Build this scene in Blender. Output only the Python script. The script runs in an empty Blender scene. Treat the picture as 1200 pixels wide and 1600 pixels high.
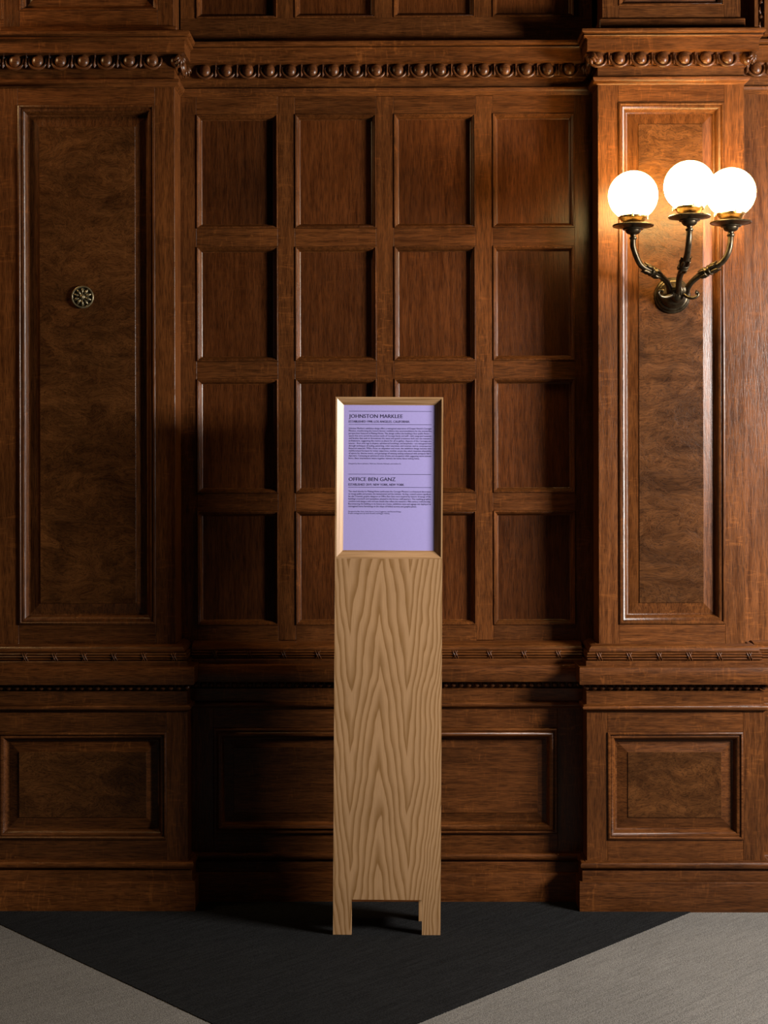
import bpy, math, random
from mathutils import Vector, Matrix

random.seed(7)
SC = bpy.context.scene
COL = SC.collection

# ------------------------------------------------------------------ camera
F_PX = 2200.0
HC = 1.3775
CAM = Vector((0.0, -4.25, HC))
YAW = 0.010
ROLL = 0.0022
PPX, PPY = 600.0, 700.0
fwd = Vector((-math.sin(YAW), math.cos(YAW), 0))
rt0 = Vector((math.cos(YAW), math.sin(YAW), 0))
up0 = Vector((0, 0, 1))
rt = rt0 * math.cos(ROLL) - up0 * math.sin(ROLL)
up = up0 * math.cos(ROLL) + rt0 * math.sin(ROLL)
cam_d = bpy.data.cameras.new('camera')
cam_d.sensor_fit = 'HORIZONTAL'
cam_d.sensor_width = 36.0
cam_d.lens = 36.0 * F_PX / 1200.0
cam_d.shift_y = -(800.0 - PPY) / 1200.0
cam_d.clip_end = 100
cam = bpy.data.objects.new('camera', cam_d)
COL.objects.link(cam)
cam.matrix_world = Matrix(((rt.x, up.x, -fwd.x, CAM.x), (rt.y, up.y, -fwd.y, CAM.y),
                           (rt.z, up.z, -fwd.z, CAM.z), (0, 0, 0, 1)))
SC.camera = cam

# ------------------------------------------------------------------ light
SC.view_settings.view_transform = 'Standard'
SC.view_settings.look = 'None'
SC.view_settings.gamma = 1.0
SC.view_settings.use_curve_mapping = False
SC.view_settings.exposure = 0.0

world = bpy.data.worlds.new('world')
SC.world = world
world.use_nodes = True
world.node_tree.nodes['Background'].inputs['Color'].default_value = (0.80, 0.86, 1.0, 1)
world.node_tree.nodes['Background'].inputs['Strength'].default_value = 0.008


def area_light(name, loc, target, sx, sy, power, color):
    d = bpy.data.lights.new(name, 'AREA')
    d.shape = 'RECTANGLE'
    d.size = sx
    d.size_y = sy
    d.energy = power
    d.color = color
    o = bpy.data.objects.new(name, d)
    COL.objects.link(o)
    o.location = loc
    o.rotation_euler = (Vector(target) - Vector(loc)).to_track_quat('-Z', 'Y').to_euler()
    return o


# daylight from a tall window in the end wall of the hall, far to the right
area_light('window_daylight', (2.5, -1.30, 1.77), (0, -0.1, 1.3), 0.70, 0.44, 205, (1.0, 0.965, 0.92))
# the next globe sconce along the wall, on the pilaster beyond the left edge
pl = bpy.data.lights.new('left_sconce_light', 'POINT')
pl.energy = 40
pl.color = (1.0, 0.64, 0.28)
pl.shadow_soft_size = 0.12
plo = bpy.data.objects.new('left_sconce_light', pl)
COL.objects.link(plo)
plo.location = (-1.80, -0.32, 2.85)


def P(px, py, Y):
    d = fwd * F_PX + rt * (px - PPX) - up * (py - PPY)
    t = (Y - CAM.y) / d.y
    return CAM + d * t


def PXx(px, Y, py=600):
    return P(px, py, Y).x


def PZ(py, Y, px=1050):
    return P(px, py, Y).z


# ------------------------------------------------------------------ materials
def nodes_of(name):
    m = bpy.data.materials.new(name)
    m.use_nodes = True
    nt = m.node_tree
    return m, nt, nt.nodes['Principled BSDF']


class NB:
    """small helper to wire nodes"""
    def __init__(self, nt):
        self.nt = nt

    def n(self, typ, **kw):
        nd = self.nt.nodes.new(typ)
        for k, v in kw.items():
            setattr(nd, k, v)
        return nd

    def put(self, sock, v):
        if hasattr(v, 'is_output') or isinstance(v, bpy.types.NodeSocket):
            self.nt.links.new(v, sock)
        else:
            sock.default_value = v

    def math(self, op, a, b=0.0, c=0.0):
        nd = self.n('ShaderNodeMath', operation=op)
        self.put(nd.inputs[0], a)
        self.put(nd.inputs[1], b)
        self.put(nd.inputs[2], c)
        return nd.outputs[0]

    def vadd(self, a, b):
        nd = self.n('ShaderNodeVectorMath', operation='ADD')
        self.put(nd.inputs[0], a)
        self.put(nd.inputs[1], b)
        return nd.outputs[0]

    def vmul(self, a, b):
        nd = self.n('ShaderNodeVectorMath', operation='MULTIPLY')
        self.put(nd.inputs[0], a)
        self.put(nd.inputs[1], b)
        return nd.outputs[0]

    def noise(self, vec, scale, detail=4, rough=0.55, dist=0.0):
        nd = self.n('ShaderNodeTexNoise')
        self.put(nd.inputs['Vector'], vec)
        nd.inputs['Scale'].default_value = scale
        nd.inputs['Detail'].default_value = detail
        nd.inputs['Roughness'].default_value = rough
        nd.inputs['Distortion'].default_value = dist
        return nd.outputs[0]

    def ramp(self, fac, a, b, lo=0.0, hi=1.0):
        nd = self.n('ShaderNodeMapRange', clamp=True)
        self.put(nd.inputs[0], fac)
        nd.inputs[1].default_value = a
        nd.inputs[2].default_value = b
        nd.inputs[3].default_value = lo
        nd.inputs[4].default_value = hi
        return nd.outputs[0]

    def mix(self, fac, a, b, mode='MIX'):
        nd = self.n('ShaderNodeMix', data_type='RGBA', blend_type=mode)
        self.put(nd.inputs[0], fac)
        self.put(nd.inputs[6], a)
        self.put(nd.inputs[7], b)
        return nd.outputs[2]

    def rgb(self, v):
        nd = self.n('ShaderNodeCombineColor')
        for i in range(3):
            self.put(nd.inputs[i], v)
        return nd.outputs[0]


def c4(t):
    return (t[0], t[1], t[2], 1.0)


def dark_oak(name, grain, dark=(0.027, 0.0074, 0.0020), light=(0.122, 0.0385, 0.0080), figure=0.0,
             fleck=0.30, rough=0.33, spec=0.34):
    m, nt, bs = nodes_of(name)
    b = NB(nt)
    tc = b.n('ShaderNodeTexCoord').outputs['Object']
    oi = b.n('ShaderNodeObjectInfo').outputs['Random']
    cx = b.n('ShaderNodeCombineXYZ')
    b.put(cx.inputs[0], b.math('MULTIPLY', oi, 37.0))
    b.put(cx.inputs[1], b.math('MULTIPLY', oi, 91.0))
    b.put(cx.inputs[2], b.math('MULTIPLY', oi, 53.0))
    co = b.vadd(tc, cx.outputs[0])
    al = 0.075
    st = {'Z': (1, 1, al), 'X': (al, 1, 1), 'Y': (1, al, 1)}[grain]
    fl = {'Z': (0.35, 1, 1.6), 'X': (1.6, 1, 0.35), 'Y': (1, 1.6, 0.35)}[grain]
    sv = b.vmul(co, st)
    wob = b.noise(co, 5.0, 3)
    if figure:
        wv = b.n('ShaderNodeVectorMath', operation='SCALE')
        nz = b.n('ShaderNodeTexNoise')
        b.put(nz.inputs['Vector'], b.vmul(co, (1.0, 1.0, 1.6)))
        nz.inputs['Scale'].default_value = 5.5
        nz.inputs['Detail'].default_value = 3
        nz.inputs['Distortion'].default_value = 1.5
        b.put(wv.inputs[0], nz.outputs['Color'])
        wv.inputs['Scale'].default_value = figure
        sv = b.vadd(b.vmul(co, {'Z': (1, 1, .22), 'X': (.22, 1, 1), 'Y': (1, .22, 1)}[grain]), wv.outputs[0])
        g1 = b.noise(sv, 34.0, 7, 0.68, 0.4)
        pores = b.noise(sv, 260.0, 2, 0.5)
    else:
        g1 = b.noise(sv, 95.0, 6, 0.68, 0.25)
        pores = b.noise(sv, 420.0, 2, 0.5)
    mot = b.noise(co, 2.6, 4)
    flk = b.noise(b.vmul(co, fl), 34.0, 3, 0.5, 2.2)
    fac = b.ramp(g1, 0.22, 0.78)
    col = b.mix(fac, c4(dark), c4(light))
    if figure:
        blot = b.noise(b.vadd(b.vmul(co, (1, 1, 1.4)), wv.outputs[0]), 4.0, 5, 0.6, 1.2)
        col = b.mix(1.0, col, b.rgb(b.ramp(blot, 0.3, 0.70, 0.55, 1.35)), 'MULTIPLY')
    fk = b.math('MULTIPLY', b.ramp(flk, 0.56, 0.68), fleck)
    fk = b.math('MULTIPLY', fk, b.ramp(wob, 0.42, 0.62))
    col = b.mix(fk, col, c4([min(1, v * 1.9) for v in light]))
    col = b.mix(1.0, col, b.rgb(b.ramp(mot, 0.25, 0.75, 0.62, 1.36)), 'MULTIPLY')
    pr = b.ramp(pores, 0.34, 0.54, 0.55, 1.06)
    col = b.mix(1.0, col, b.rgb(pr), 'MULTIPLY')
    col = b.mix(1.0, col, b.rgb(b.ramp(oi, 0, 1, 0.82, 1.2)), 'MULTIPLY')
    b.put(bs.inputs['Base Color'], col)
    b.put(bs.inputs['Roughness'], b.ramp(g1, 0.2, 0.8, rough - 0.07, rough + 0.10))
    bs.inputs['IOR'].default_value = 1.42
    bs.inputs['Specular IOR Level'].default_value = spec
    bp = b.n('ShaderNodeBump')
    bp.inputs['Strength'].default_value = 0.35
    bp.inputs['Distance'].default_value = 0.0009
    b.put(bp.inputs['Height'], b.math('ADD', b.math('MULTIPLY', g1, 0.7), b.math('MULTIPLY', pr, 0.8)))
    b.put(bs.inputs['Normal'], bp.outputs[0])
    return m


OAKZ = dark_oak('dark_oak_upright', 'Z')
OAKX = dark_oak('dark_oak_level', 'X')
OAKP = dark_oak('dark_oak_panel', 'Z', dark=(0.022, 0.0052, 0.0011), light=(0.090, 0.0250, 0.0044), fleck=0.12)
BURL = dark_oak('figured_oak', 'X', dark=(0.014, 0.0041, 0.0013), light=(0.092, 0.0325, 0.0078), spec=0.24, figure=0.10,
                fleck=0.1)
BURLZ = dark_oak('figured_oak_upright', 'Z', dark=(0.014, 0.0041, 0.0013), light=(0.092, 0.0325, 0.0078), spec=0.24, figure=0.10,
                 fleck=0.15)
CARVE = dark_oak('carved_oak', 'X', dark=(0.030, 0.0090, 0.0030), light=(0.110, 0.038, 0.0115), fleck=0.0, rough=0.30)


def light_oak(name, mode):
    m, nt, bs = nodes_of(name)
    b = NB(nt)
    tc = b.n('ShaderNodeTexCoord').outputs['Object']
    sp = b.n('ShaderNodeSeparateXYZ')
    b.put(sp.inputs[0], tc)
    x, y, z = sp.outputs
    A = (0.400, 0.226, 0.106, 1)
    B = (0.190, 0.086, 0.020, 1)
    if mode == 'cathedral':
        # growth rings of a flat-sawn veneer leaf: one tall arch up the middle, two dips beside it
        wig = b.noise(b.vmul(tc, (1, 1, 0.30)), 13.0, 2, 0.5, 0.2)
        wig2 = b.noise(b.vmul(tc, (1, 1, 0.10)), 60.0, 3, 0.55)
        spz = b.noise(b.vmul(tc, (0.10, 0.0, 1.0)), 3.5, 2, 0.5)
        xs = b.math('ADD', b.math('ADD', x, 0.024), b.math('MULTIPLY', b.math('SUBTRACT', wig, 0.5), 0.044))
        ax = b.math('SQRT', b.math('ADD', b.math('MULTIPLY', xs, xs), 0.000014))
        # arch: falls from the middle to |x| = 0.082, rises again to the edges
        fall = b.math('MULTIPLY', b.math('MINIMUM', ax, 0.082), -6.6)
        over = b.math('MAXIMUM', b.math('SUBTRACT', ax, 0.082), 0.0)
        rise = b.math('MULTIPLY', over, b.math('ADD', 7.0, b.math('MULTIPLY', over, 40.0)))
        amp = b.math('ADD', 1.18, b.math('MULTIPLY', z, -0.30))
        prof = b.math('MULTIPLY', b.math('ADD', fall, rise), amp)
        ph = b.math('MULTIPLY', b.math('SUBTRACT', prof, z), 7.2)
        ph = b.math('ADD', ph, b.math('MULTIPLY', spz, 1.3))
        ph = b.math('ADD', ph, b.math('MULTIPLY', b.math('SUBTRACT', wig2, 0.5), 0.30))
        wv = b.math('FRACT', ph)
        line = b.math('MULTIPLY', b.ramp(wv, 0.38, 0.86), b.ramp(wv, 0.94, 1.0, 1.0, 0.0))
        por = b.noise(b.vmul(tc, (1, 1, 0.035)), 620.0, 2, 0.5)
        line = b.math('MULTIPLY', line, b.ramp(por, 0.30, 0.56, 0.55, 1.0))
        grain = por
    else:
        vec = {'Z': (1, 1, 0.03), 'X': (0.03, 1, 1)}[mode]
        g = b.noise(b.vmul(tc, vec), 120.0, 5, 0.6, 0.6)
        line = b.ramp(g, 0.45, 0.66)
        grain = b.noise(b.vmul(tc, vec), 600.0, 2)
    big = b.noise(tc, 4.0, 3)
    col = b.mix(b.math('MULTIPLY', line, 0.85), A, B)
    col = b.mix(1.0, col, b.rgb(b.ramp(grain, 0.3, 0.6, 0.90, 1.04)), 'MULTIPLY')
    col = b.mix(1.0, col, b.rgb(b.ramp(big, 0.3, 0.7, 0.93, 1.07)), 'MULTIPLY')
    b.put(bs.inputs['Base Color'], col)
    bs.inputs['Roughness'].default_value = 0.40
    bp = b.n('ShaderNodeBump')
    bp.inputs['Strength'].default_value = 0.2
    bp.inputs['Distance'].default_value = 0.0004
    b.put(bp.inputs['Height'], grain)
    b.put(bs.inputs['Normal'], bp.outputs[0])
    return m


OAK_FACE = light_oak('light_oak_cathedral', 'cathedral')
OAK_LZ = light_oak('light_oak_upright', 'Z')
OAK_LX = light_oak('light_oak_level', 'X')


def carpet(name, c1, c2, stripe):
    m, nt, bs = nodes_of(name)
    b = NB(nt)
    tc = b.n('ShaderNodeTexCoord').outputs['Object']
    n1 = b.noise(tc, 330.0, 2, 0.7)
    n2 = b.noise(tc, 3.0, 3)
    vr = b.n('ShaderNodeVectorRotate', rotation_type='Z_AXIS')
    b.put(vr.inputs['Vector'], tc)
    vr.inputs['Angle'].default_value = -0.748      # weave rows run along the right edge of the charcoal wedge
    mp = b.n('ShaderNodeVectorMath', operation='MULTIPLY')
    b.put(mp.inputs[0], vr.outputs[0])
    mp.inputs[1].default_value = (0.06, 1, 1)
    st = b.noise(mp.outputs[0], 150.0, 2)
    f = b.math('ADD', b.math('MULTIPLY', n1, 0.75), b.math('MULTIPLY', st, stripe))
    col = b.mix(b.ramp(f, 0.31 + stripe * 0.36, 0.45 + stripe * 0.60), c4(c1), c4(c2))
    col = b.mix(1.0, col, b.rgb(b.ramp(n2, 0.3, 0.7, 0.93, 1.07)), 'MULTIPLY')
    b.put(bs.inputs['Base Color'], col)
    bs.inputs['Roughness'].default_value = 0.95
    bs.inputs['Specular IOR Level'].default_value = 0.1
    bp = b.n('ShaderNodeBump')
    bp.inputs['Strength'].default_value = 0.8
    bp.inputs['Distance'].default_value = 0.003
    b.put(bp.inputs['Height'], f)
    b.put(bs.inputs['Normal'], bp.outputs[0])
    return m


CARPET_L = carpet('beige_carpet', (0.068, 0.062, 0.055), (0.168, 0.154, 0.138), 0.15)
CARPET_D = carpet('charcoal_carpet', (0.0022, 0.0022, 0.0023), (0.0110, 0.0110, 0.0112), 0.30)


def metal(name, c1, c2, rough, sc=60.0, met=1.0):
    m, nt, bs = nodes_of(name)
    b = NB(nt)
    tc = b.n('ShaderNodeTexCoord').outputs['Object']
    n1 = b.noise(tc, sc, 4, 0.6)
    b.put(bs.inputs['Base Color'], b.mix(b.ramp(n1, 0.35, 0.65), c4(c1), c4(c2)))
    bs.inputs['Metallic'].default_value = met
    b.put(bs.inputs['Roughness'], b.ramp(n1, 0.3, 0.7, rough - 0.06, rough + 0.08))
    return m


BRONZE = metal('aged_bronze', (0.030, 0.021, 0.011), (0.066, 0.048, 0.027), 0.32, met=0.85)
BRASS = metal('polished_brass', (0.62, 0.40, 0.16), (0.80, 0.56, 0.26), 0.20)
OLDBRASS = metal('old_brass', (0.10, 0.080, 0.042), (0.20, 0.16, 0.09), 0.36, met=0.6)


def globe_mat(name, color, strength):
    m, nt, bs = nodes_of(name)
    b = NB(nt)
    tc = b.n('ShaderNodeTexCoord').outputs['Object']
    n1 = b.noise(tc, 9.0, 2)
    b.put(bs.inputs['Base Color'], b.mix(b.ramp(n1, 0.3, 0.7), (0.86, 0.84, 0.80, 1), (0.90, 0.88, 0.85, 1)))
    bs.inputs['Roughness'].default_value = 0.25
    bs.inputs['Emission Color'].default_value = c4(color)
    bs.inputs['Emission Strength'].default_value = strength
    return m


GLOBE = globe_mat('lit_opal_glass', (1.0, 0.70, 0.26), 54.0)
GLOBE_D = globe_mat('lit_opal_glass_soft', (1.0, 0.70, 0.26), 44.0)


def flat(name, c, rough=0.6, sc=200.0):
    m, nt, bs = nodes_of(name)
    b = NB(nt)
    tc = b.n('ShaderNodeTexCoord').outputs['Object']
    n1 = b.noise(tc, sc, 2)
    b.put(bs.inputs['Base Color'], b.mix(1.0, c4(c), b.rgb(b.ramp(n1, 0.3, 0.7, 0.98, 1.02)), 'MULTIPLY'))
    bs.inputs['Roughness'].default_value = rough
    return m


LILAC = flat('lilac_print', (0.375, 0.315, 0.630), 0.55)
INK = flat('dark_ink', (0.028, 0.020, 0.070), 0.6)
VOID = flat('unlit_backing', (0.012, 0.006, 0.004), 0.9)


# ------------------------------------------------------------------ mesh helpers
def link(name, me, mat, parent=None, loc=None):
    o = bpy.data.objects.new(name, me)
    COL.objects.link(o)
    if mat is not None and len(me.materials) == 0:
        me.materials.append(mat)
    if parent is not None:
        o.parent = parent
    if loc is not None:
        o.location = loc
    return o


def mesh(name, v, f, smooth=None):
    me = bpy.data.meshes.new(name)
    me.from_pydata([tuple(p) for p in v], [], f)
    me.validate()
    if smooth is not None:
        for p in me.polygons:
            p.use_smooth = True
        me.set_sharp_from_angle(angle=math.radians(smooth))
    me.update()
    return me


def offs(parent):
    """location of the parent chain, so that children can be given in world coordinates"""
    t = Vector((0, 0, 0))
    p = parent
    while p is not None:
        t = t + Vector(p.location)
        p = p.parent
    return t


def wobj(name, v, f, mat, parent=None, smooth=None):
    """vertices in world coordinates; object origin at the middle of the piece's base"""
    v = [Vector(p) for p in v]
    lo = Vector((min(p.x for p in v), min(p.y for p in v), min(p.z for p in v)))
    hi = Vector((max(p.x for p in v), max(p.y for p in v), max(p.z for p in v)))
    c = (lo + hi) / 2
    c.z = lo.z
    me = mesh(name, [p - c for p in v], f, smooth)
    return link(name, me, mat, parent, c - offs(parent))


def cbox_geo(x0, x1, y0, y1, z0, z1, c):
    """box with chamfered edges"""
    v, f = [], []
    idx = {}
    for sx in (0, 1):
        for sy in (0, 1):
            for sz in (0, 1):
                X, Yy, Zz = (x0, x1)[sx], (y0, y1)[sy], (z0, z1)[sz]
                dx, dy, dz = (c, -c)[sx], (c, -c)[sy], (c, -c)[sz]
                for k, p in enumerate(((X, Yy + dy, Zz + dz), (X + dx, Yy, Zz + dz), (X + dx, Yy + dy, Zz))):
                    idx[(sx, sy, sz, k)] = len(v)
                    v.append(p)
    I = idx
    for s in (0, 1):
        a = [I[(s, 0, 0, 0)], I[(s, 0, 1, 0)], I[(s, 1, 1, 0)], I[(s, 1, 0, 0)]]
        f.append(a if s == 0 else a[::-1])
        a = [I[(0, s, 0, 1)], I[(1, s, 0, 1)], I[(1, s, 1, 1)], I[(0, s, 1, 1)]]
        f.append(a if s == 0 else a[::-1])
        a = [I[(0, 0, s, 2)], I[(0, 1, s, 2)], I[(1, 1, s, 2)], I[(1, 0, s, 2)]]
        f.append(a if s == 0 else a[::-1])
    for a in (0, 1):
        for bb in (0, 1):
            f.append([I[(a, bb, 0, 0)], I[(a, bb, 1, 0)], I[(a, bb, 1, 1)], I[(a, bb, 0, 1)]])
            f.append([I[(a, 0, bb, 0)], I[(a, 1, bb, 0)], I[(a, 1, bb, 2)], I[(a, 0, bb, 2)]])
            f.append([I[(0, a, bb, 1)], I[(1, a, bb, 1)], I[(1, a, bb, 2)], I[(0, a, bb, 2)]])
    for sx in (0, 1):
        for sy in (0, 1):
            for sz in (0, 1):
                f.append([I[(sx, sy, sz, 0)], I[(sx, sy, sz, 1)], I[(sx, sy, sz, 2)]])
    return v, f


def fix_normals(me):
    import bmesh
    bm = bmesh.new()
    bm.from_mesh(me)
    bmesh.ops.recalc_face_normals(bm, faces=bm.faces)
    bm.to_mesh(me)
    bm.free()


def board(name, x0, x1, y0, y1, z0, z1, mat, parent, c=0.0009):
    v, f = cbox_geo(x0, x1, y0, y1, z0, z1, c)
    o = wobj(name, v, f, mat, parent)
    fix_normals(o.data)
    return o


def sweep(name, path, prof, mat, parent, back=-0.03, smooth=40, closed=False):
    """prof: (out, z) polyline bottom to top; swept along a plan path with mitred corners"""
    prof = [(back, prof[0][1])] + list(prof) + [(back, prof[-1][1])]
    n = len(path)
    seg = []
    for i in range(n - 1):
        d = Vector((path[i + 1][0] - path[i][0], path[i + 1][1] - path[i][1]))
        d.normalize()
        seg.append(Vector((d.y, -d.x)))
    v, f = [], []
    for i in range(n):
        if i == 0:
            m = seg[0]
        elif i == n - 1:
            m = seg[-1]
        else:
            m = (seg[i - 1] + seg[i]) / (1 + seg[i - 1].dot(seg[i]))
        for (o, z) in prof:
            v.append((path[i][0] + m.x * o, path[i][1] + m.y * o, z))
    k = len(prof)
    for i in range(n - 1):
        for j in range(k):
            j2 = (j + 1) % k
            f.append([i * k + j, (i + 1) * k + j, (i + 1) * k + j2, i * k + j2])
    f.append(list(range(k)))
    f.append([(n - 1) * k + j for j in range(k)][::-1])
    o = wobj(name, v, f, mat, parent, smooth)
    fix_normals(o.data)
    return o


def loop_geo(x0, x1, z0, z1, prof, y0):
    """picture-frame moulding; prof: (inset, depth) with depth positive into the wall"""
    v, f = [], []
    for (i, d) in prof:
        v += [(x0 + i, y0 + d, z0 + i), (x1 - i, y0 + d, z0 + i), (x1 - i, y0 + d, z1 - i), (x0 + i, y0 + d, z1 - i)]
    for k in range(len(prof) - 1):
        for c in range(4):
            c2 = (c + 1) % 4
            f.append([k * 4 + c, k * 4 + c2, (k + 1) * 4 + c2, (k + 1) * 4 + c])
    return v, f


def lathe_geo(prof, n=32, axis='Z', cap=True):
    """prof: list of (r, h)"""
    v, f = [], []
    k = len(prof)
    for (r, h) in prof:
        for i in range(n):
            a = 2 * math.pi * i / n
            x, y = r * math.cos(a), r * math.sin(a)
            v.append((x, y, h) if axis == 'Z' else (x, -h, y))
    for j in range(k - 1):
        for i in range(n):
            i2 = (i + 1) % n
            f.append([j * n + i, j * n + i2, (j + 1) * n + i2, (j + 1) * n + i])
    if cap:
        f.append(list(range(n))[::-1])
        f.append([(k - 1) * n + i for i in range(n)])
    return v, f


def tube_geo(pts, radii, n=12):
    v, f = [], []
    pts = [Vector(p) for p in pts]
    m = len(pts)
    nrm = None
    for i in range(m):
        t = (pts[min(i + 1, m - 1)] - pts[max(i - 1, 0)]).normalized()
        if nrm is None:
            ref = Vector((0, 0, 1)) if abs(t.z) < 0.9 else Vector((1, 0, 0))
            nrm = t.cross(ref).normalized()
        else:
            nrm = (nrm - t * nrm.dot(t)).normalized()
        bn = t.cross(nrm)
        for k in range(n):
            a = 2 * math.pi * k / n
            v.append(pts[i] + (nrm * math.cos(a) + bn * math.sin(a)) * radii[i])
    for i in range(m - 1):
        for k in range(n):
            k2 = (k + 1) % n
            f.append([i * n + k, i * n + k2, (i + 1) * n + k2, (i + 1) * n + k])
    f.append(list(range(n))[::-1])
    f.append([(m - 1) * n + k for k in range(n)])
    return v, f


def catmull(pts, sub=8):
    pts = [Vector(p) for p in pts]
    out = []
    for i in range(len(pts) - 1):
        p0, p1, p2, p3 = pts[max(i - 1, 0)], pts[i], pts[i + 1], pts[min(i + 2, len(pts) - 1)]
        for s in range(sub):
            t = s / sub
            out.append(0.5 * ((2 * p1) + (p2 - p0) * t + (2 * p0 - 5 * p1 + 4 * p2 - p3) * t * t
                              + (3 * p1 - p0 - 3 * p2 + p3) * t ** 3))
    out.append(pts[-1])
    return out


def join(*geos):
    v, f = [], []
    for (a, b) in geos:
        o = len(v)
        v += list(a)
        f += [[i + o for i in q] for q in b]
    return v, f


def sphere_geo(c, r, seg=16, rings=10, sc=(1, 1, 1)):
    v, f = [], []
    v.append((c[0], c[1], c[2] - r * sc[2]))
    for j in range(1, rings):
        th = math.pi * j / rings
        for i in range(seg):
            a = 2 * math.pi * i / seg
            v.append((c[0] + r * sc[0] * math.sin(th) * math.cos(a), c[1] + r * sc[1] * math.sin(th) * math.sin(a),
                      c[2] - r * sc[2] * math.cos(th)))
    v.append((c[0], c[1], c[2] + r * sc[2]))
    for i in range(seg):
        f.append([0, 1 + (i + 1) % seg, 1 + i])
    for j in range(rings - 2):
        for i in range(seg):
            a, b = 1 + j * seg + i, 1 + j * seg + (i + 1) % seg
            f.append([a, b, b + seg, a + seg])
    t = len(v) - 1
    o = 1 + (rings - 2) * seg
    for i in range(seg):
        f.append([t, o + i, o + (i + 1) % seg])
    return v, f


def empty(name, loc=(0, 0, 0)):
    o = bpy.data.objects.new(name, None)
    o.empty_display_size = 0.1
    COL.objects.link(o)
    o.location = loc
    return o


def tag(o, label, cat, kind=None, group=None):
    o['label'] = label
    o['category'] = cat
    if kind:
        o['kind'] = kind
    if group:
        o['group'] = group
    return o


# ------------------------------------------------------------------ wall planes (metres)
Y_SH = 0.0           # pilaster shaft face
Y_RC = 0.117         # recessed panelling face
Y_PD = -0.040        # pilaster dado face
Y_RD = 0.050         # recessed dado face
Y_BACK = 0.20        # back of everything
Z_TOP = 3.05

XL0, XL1 = PXx(-3, Y_SH), PXx(273.5, Y_SH)        # left pilaster shaft
XR0, XR1 = PXx(935, Y_SH), PXx(1163.5, Y_SH)      # right pilaster shaft
DL0, DL1 = XL0 - 0.056, XL1 + 0.040               # dado dies
DR0, DR1 = XR0 - 0.043, XR1 + 0.045

# heights read at the right pilaster face
def zs(py, Y=Y_SH, px=1050):
    return PZ(py, Y, px)


# backing of the whole wall, and the floor
floor = board('floor', -4.5, 4.5, -7.0, Y_BACK, -0.05, -0.002, CARPET_L, None)
tag(floor, 'beige textured carpet covering the floor', 'floor', 'structure')

# charcoal carpet wedge with slightly stepped edges
def ground(px, py):
    d = fwd * F_PX + rt * (px - PPX) - up * (py - PPY)
    t = (0 - CAM.z) / d.z
    return CAM + d * t


gA, gB = ground(0, 1444), ground(333, 1600)
gC, gD = ground(1080, 1424.5), ground(650, 1600)


def line_pt(a, b, y):
    t = (y - a.y) / (b.y - a.y)
    return a.x + (b.x - a.x) * t


# apex
den = ((gB.x - gA.x) / (gB.y - gA.y)) - ((gD.x - gC.x) / (gD.y - gC.y))
kl, kr = (gB.x - gA.x) / (gB.y - gA.y), (gD.x - gC.x) / (gD.y - gC.y)
ya = (gC.x - kr * gC.y - gA.x + kl * gA.y) / (kl - kr)
pts = []
NST = 170
for i in range(NST):
    y = 0.12 + (ya - 0.12) * i / NST
    x = line_pt(gA, gB, y)
    pts.append((x, y))
    pts.append((x + (random.random() * 0.5 + 0.3) * 0.006, y))
pts.append((line_pt(gA, gB, ya), ya))
for i in range(NST, 0, -1):
    y = 0.12 + (ya - 0.12) * i / NST
    x = line_pt(gC, gD, y)
    pts.append((x - (random.random() * 0.5 + 0.3) * 0.004, y))
    pts.append((x, y - 0.0001))
np_ = len(pts)
cv = [(x, y, -0.0019) for x, y in pts] + [(x, y, 0.0) for x, y in pts]
cf = [[np_ + i for i in range(np_)]] + [[i, (i + 1) % np_, np_ + (i + 1) % np_, np_ + i] for i in range(np_)]
dc = wobj('carpet_wedge', cv, cf, CARPET_D)
fix_normals(dc.data)
tag(dc, 'charcoal carpet wedge pointing forward beneath the wooden sign stand', 'carpet')

# ------------------------------------------------------------------ shared profiles
S = 4.25 / F_PX      # metres per pixel at the shaft face

MOULD = [(0, 0.0), (0.0, -0.003), (0.0025, -0.0048), (0.006, -0.0048), (0.008, -0.003), (0.0085, 0.000),
         (0.0105, 0.000), (0.012, -0.001), (0.016, 0.001), (0.0205, 0.006), (0.024, 0.013), (0.026, 0.018),
         (0.029, 0.0195), (0.031, 0.0195)]
MOULD_S = [(0, 0.0), (0.0, -0.0015), (0.0012, -0.003), (0.0035, -0.003), (0.0045, -0.001), (0.0055, 0.000),
           (0.0065, -0.0005), (0.0095, 0.003), (0.0125, 0.009), (0.0135, 0.0145), (0.0160, 0.0165)]
MOULD_B = [(0, 0.0), (0.0, -0.005), (0.003, -0.0085), (0.007, -0.0085), (0.0095, -0.006), (0.011, -0.0055),
           (0.013, -0.0095), (0.0175, -0.0115), (0.022, -0.010), (0.027, -0.002), (0.030, 0.006), (0.031, 0.010),
           (0.034, 0.011)]


def raised_panel(parent, x0, x1, z0, z1, y, prof, border, field_mat, rise=0.0075, flip=None):
    """panel (bevelled border) > panel_moulding, field"""
    i0, d0 = prof[-1]
    b0 = loop_geo(x0, x1, z0, z1, [(i0 - 0.002, d0 + 0.001), (i0, d0 + 0.0005), (i0 + border, d0 - rise + 0.0018),
                                   (i0 + border + 0.001, d0 - rise + 0.0016)], y)
    # close the back so nothing shows through
    v, f = b0
    pan = wobj('panel', v, f, OAKX if (x1 - x0) > (z1 - z0) else OAKZ, parent)
    mv, mf = loop_geo(x0, x1, z0, z1, prof, y)
    wobj('panel_moulding', mv, mf, OAKX if (x1 - x0) > (z1 - z0) else OAKZ, pan, 40)
    e = i0 + border
    v, f = cbox_geo(x0 + e, x1 - e, y + d0 - rise, y + d0 + 0.02, z0 + e, z1 - e, 0.0012)
    fo = wobj('field', v, f, field_mat, pan)
    fix_normals(fo.data)
    return pan


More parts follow.
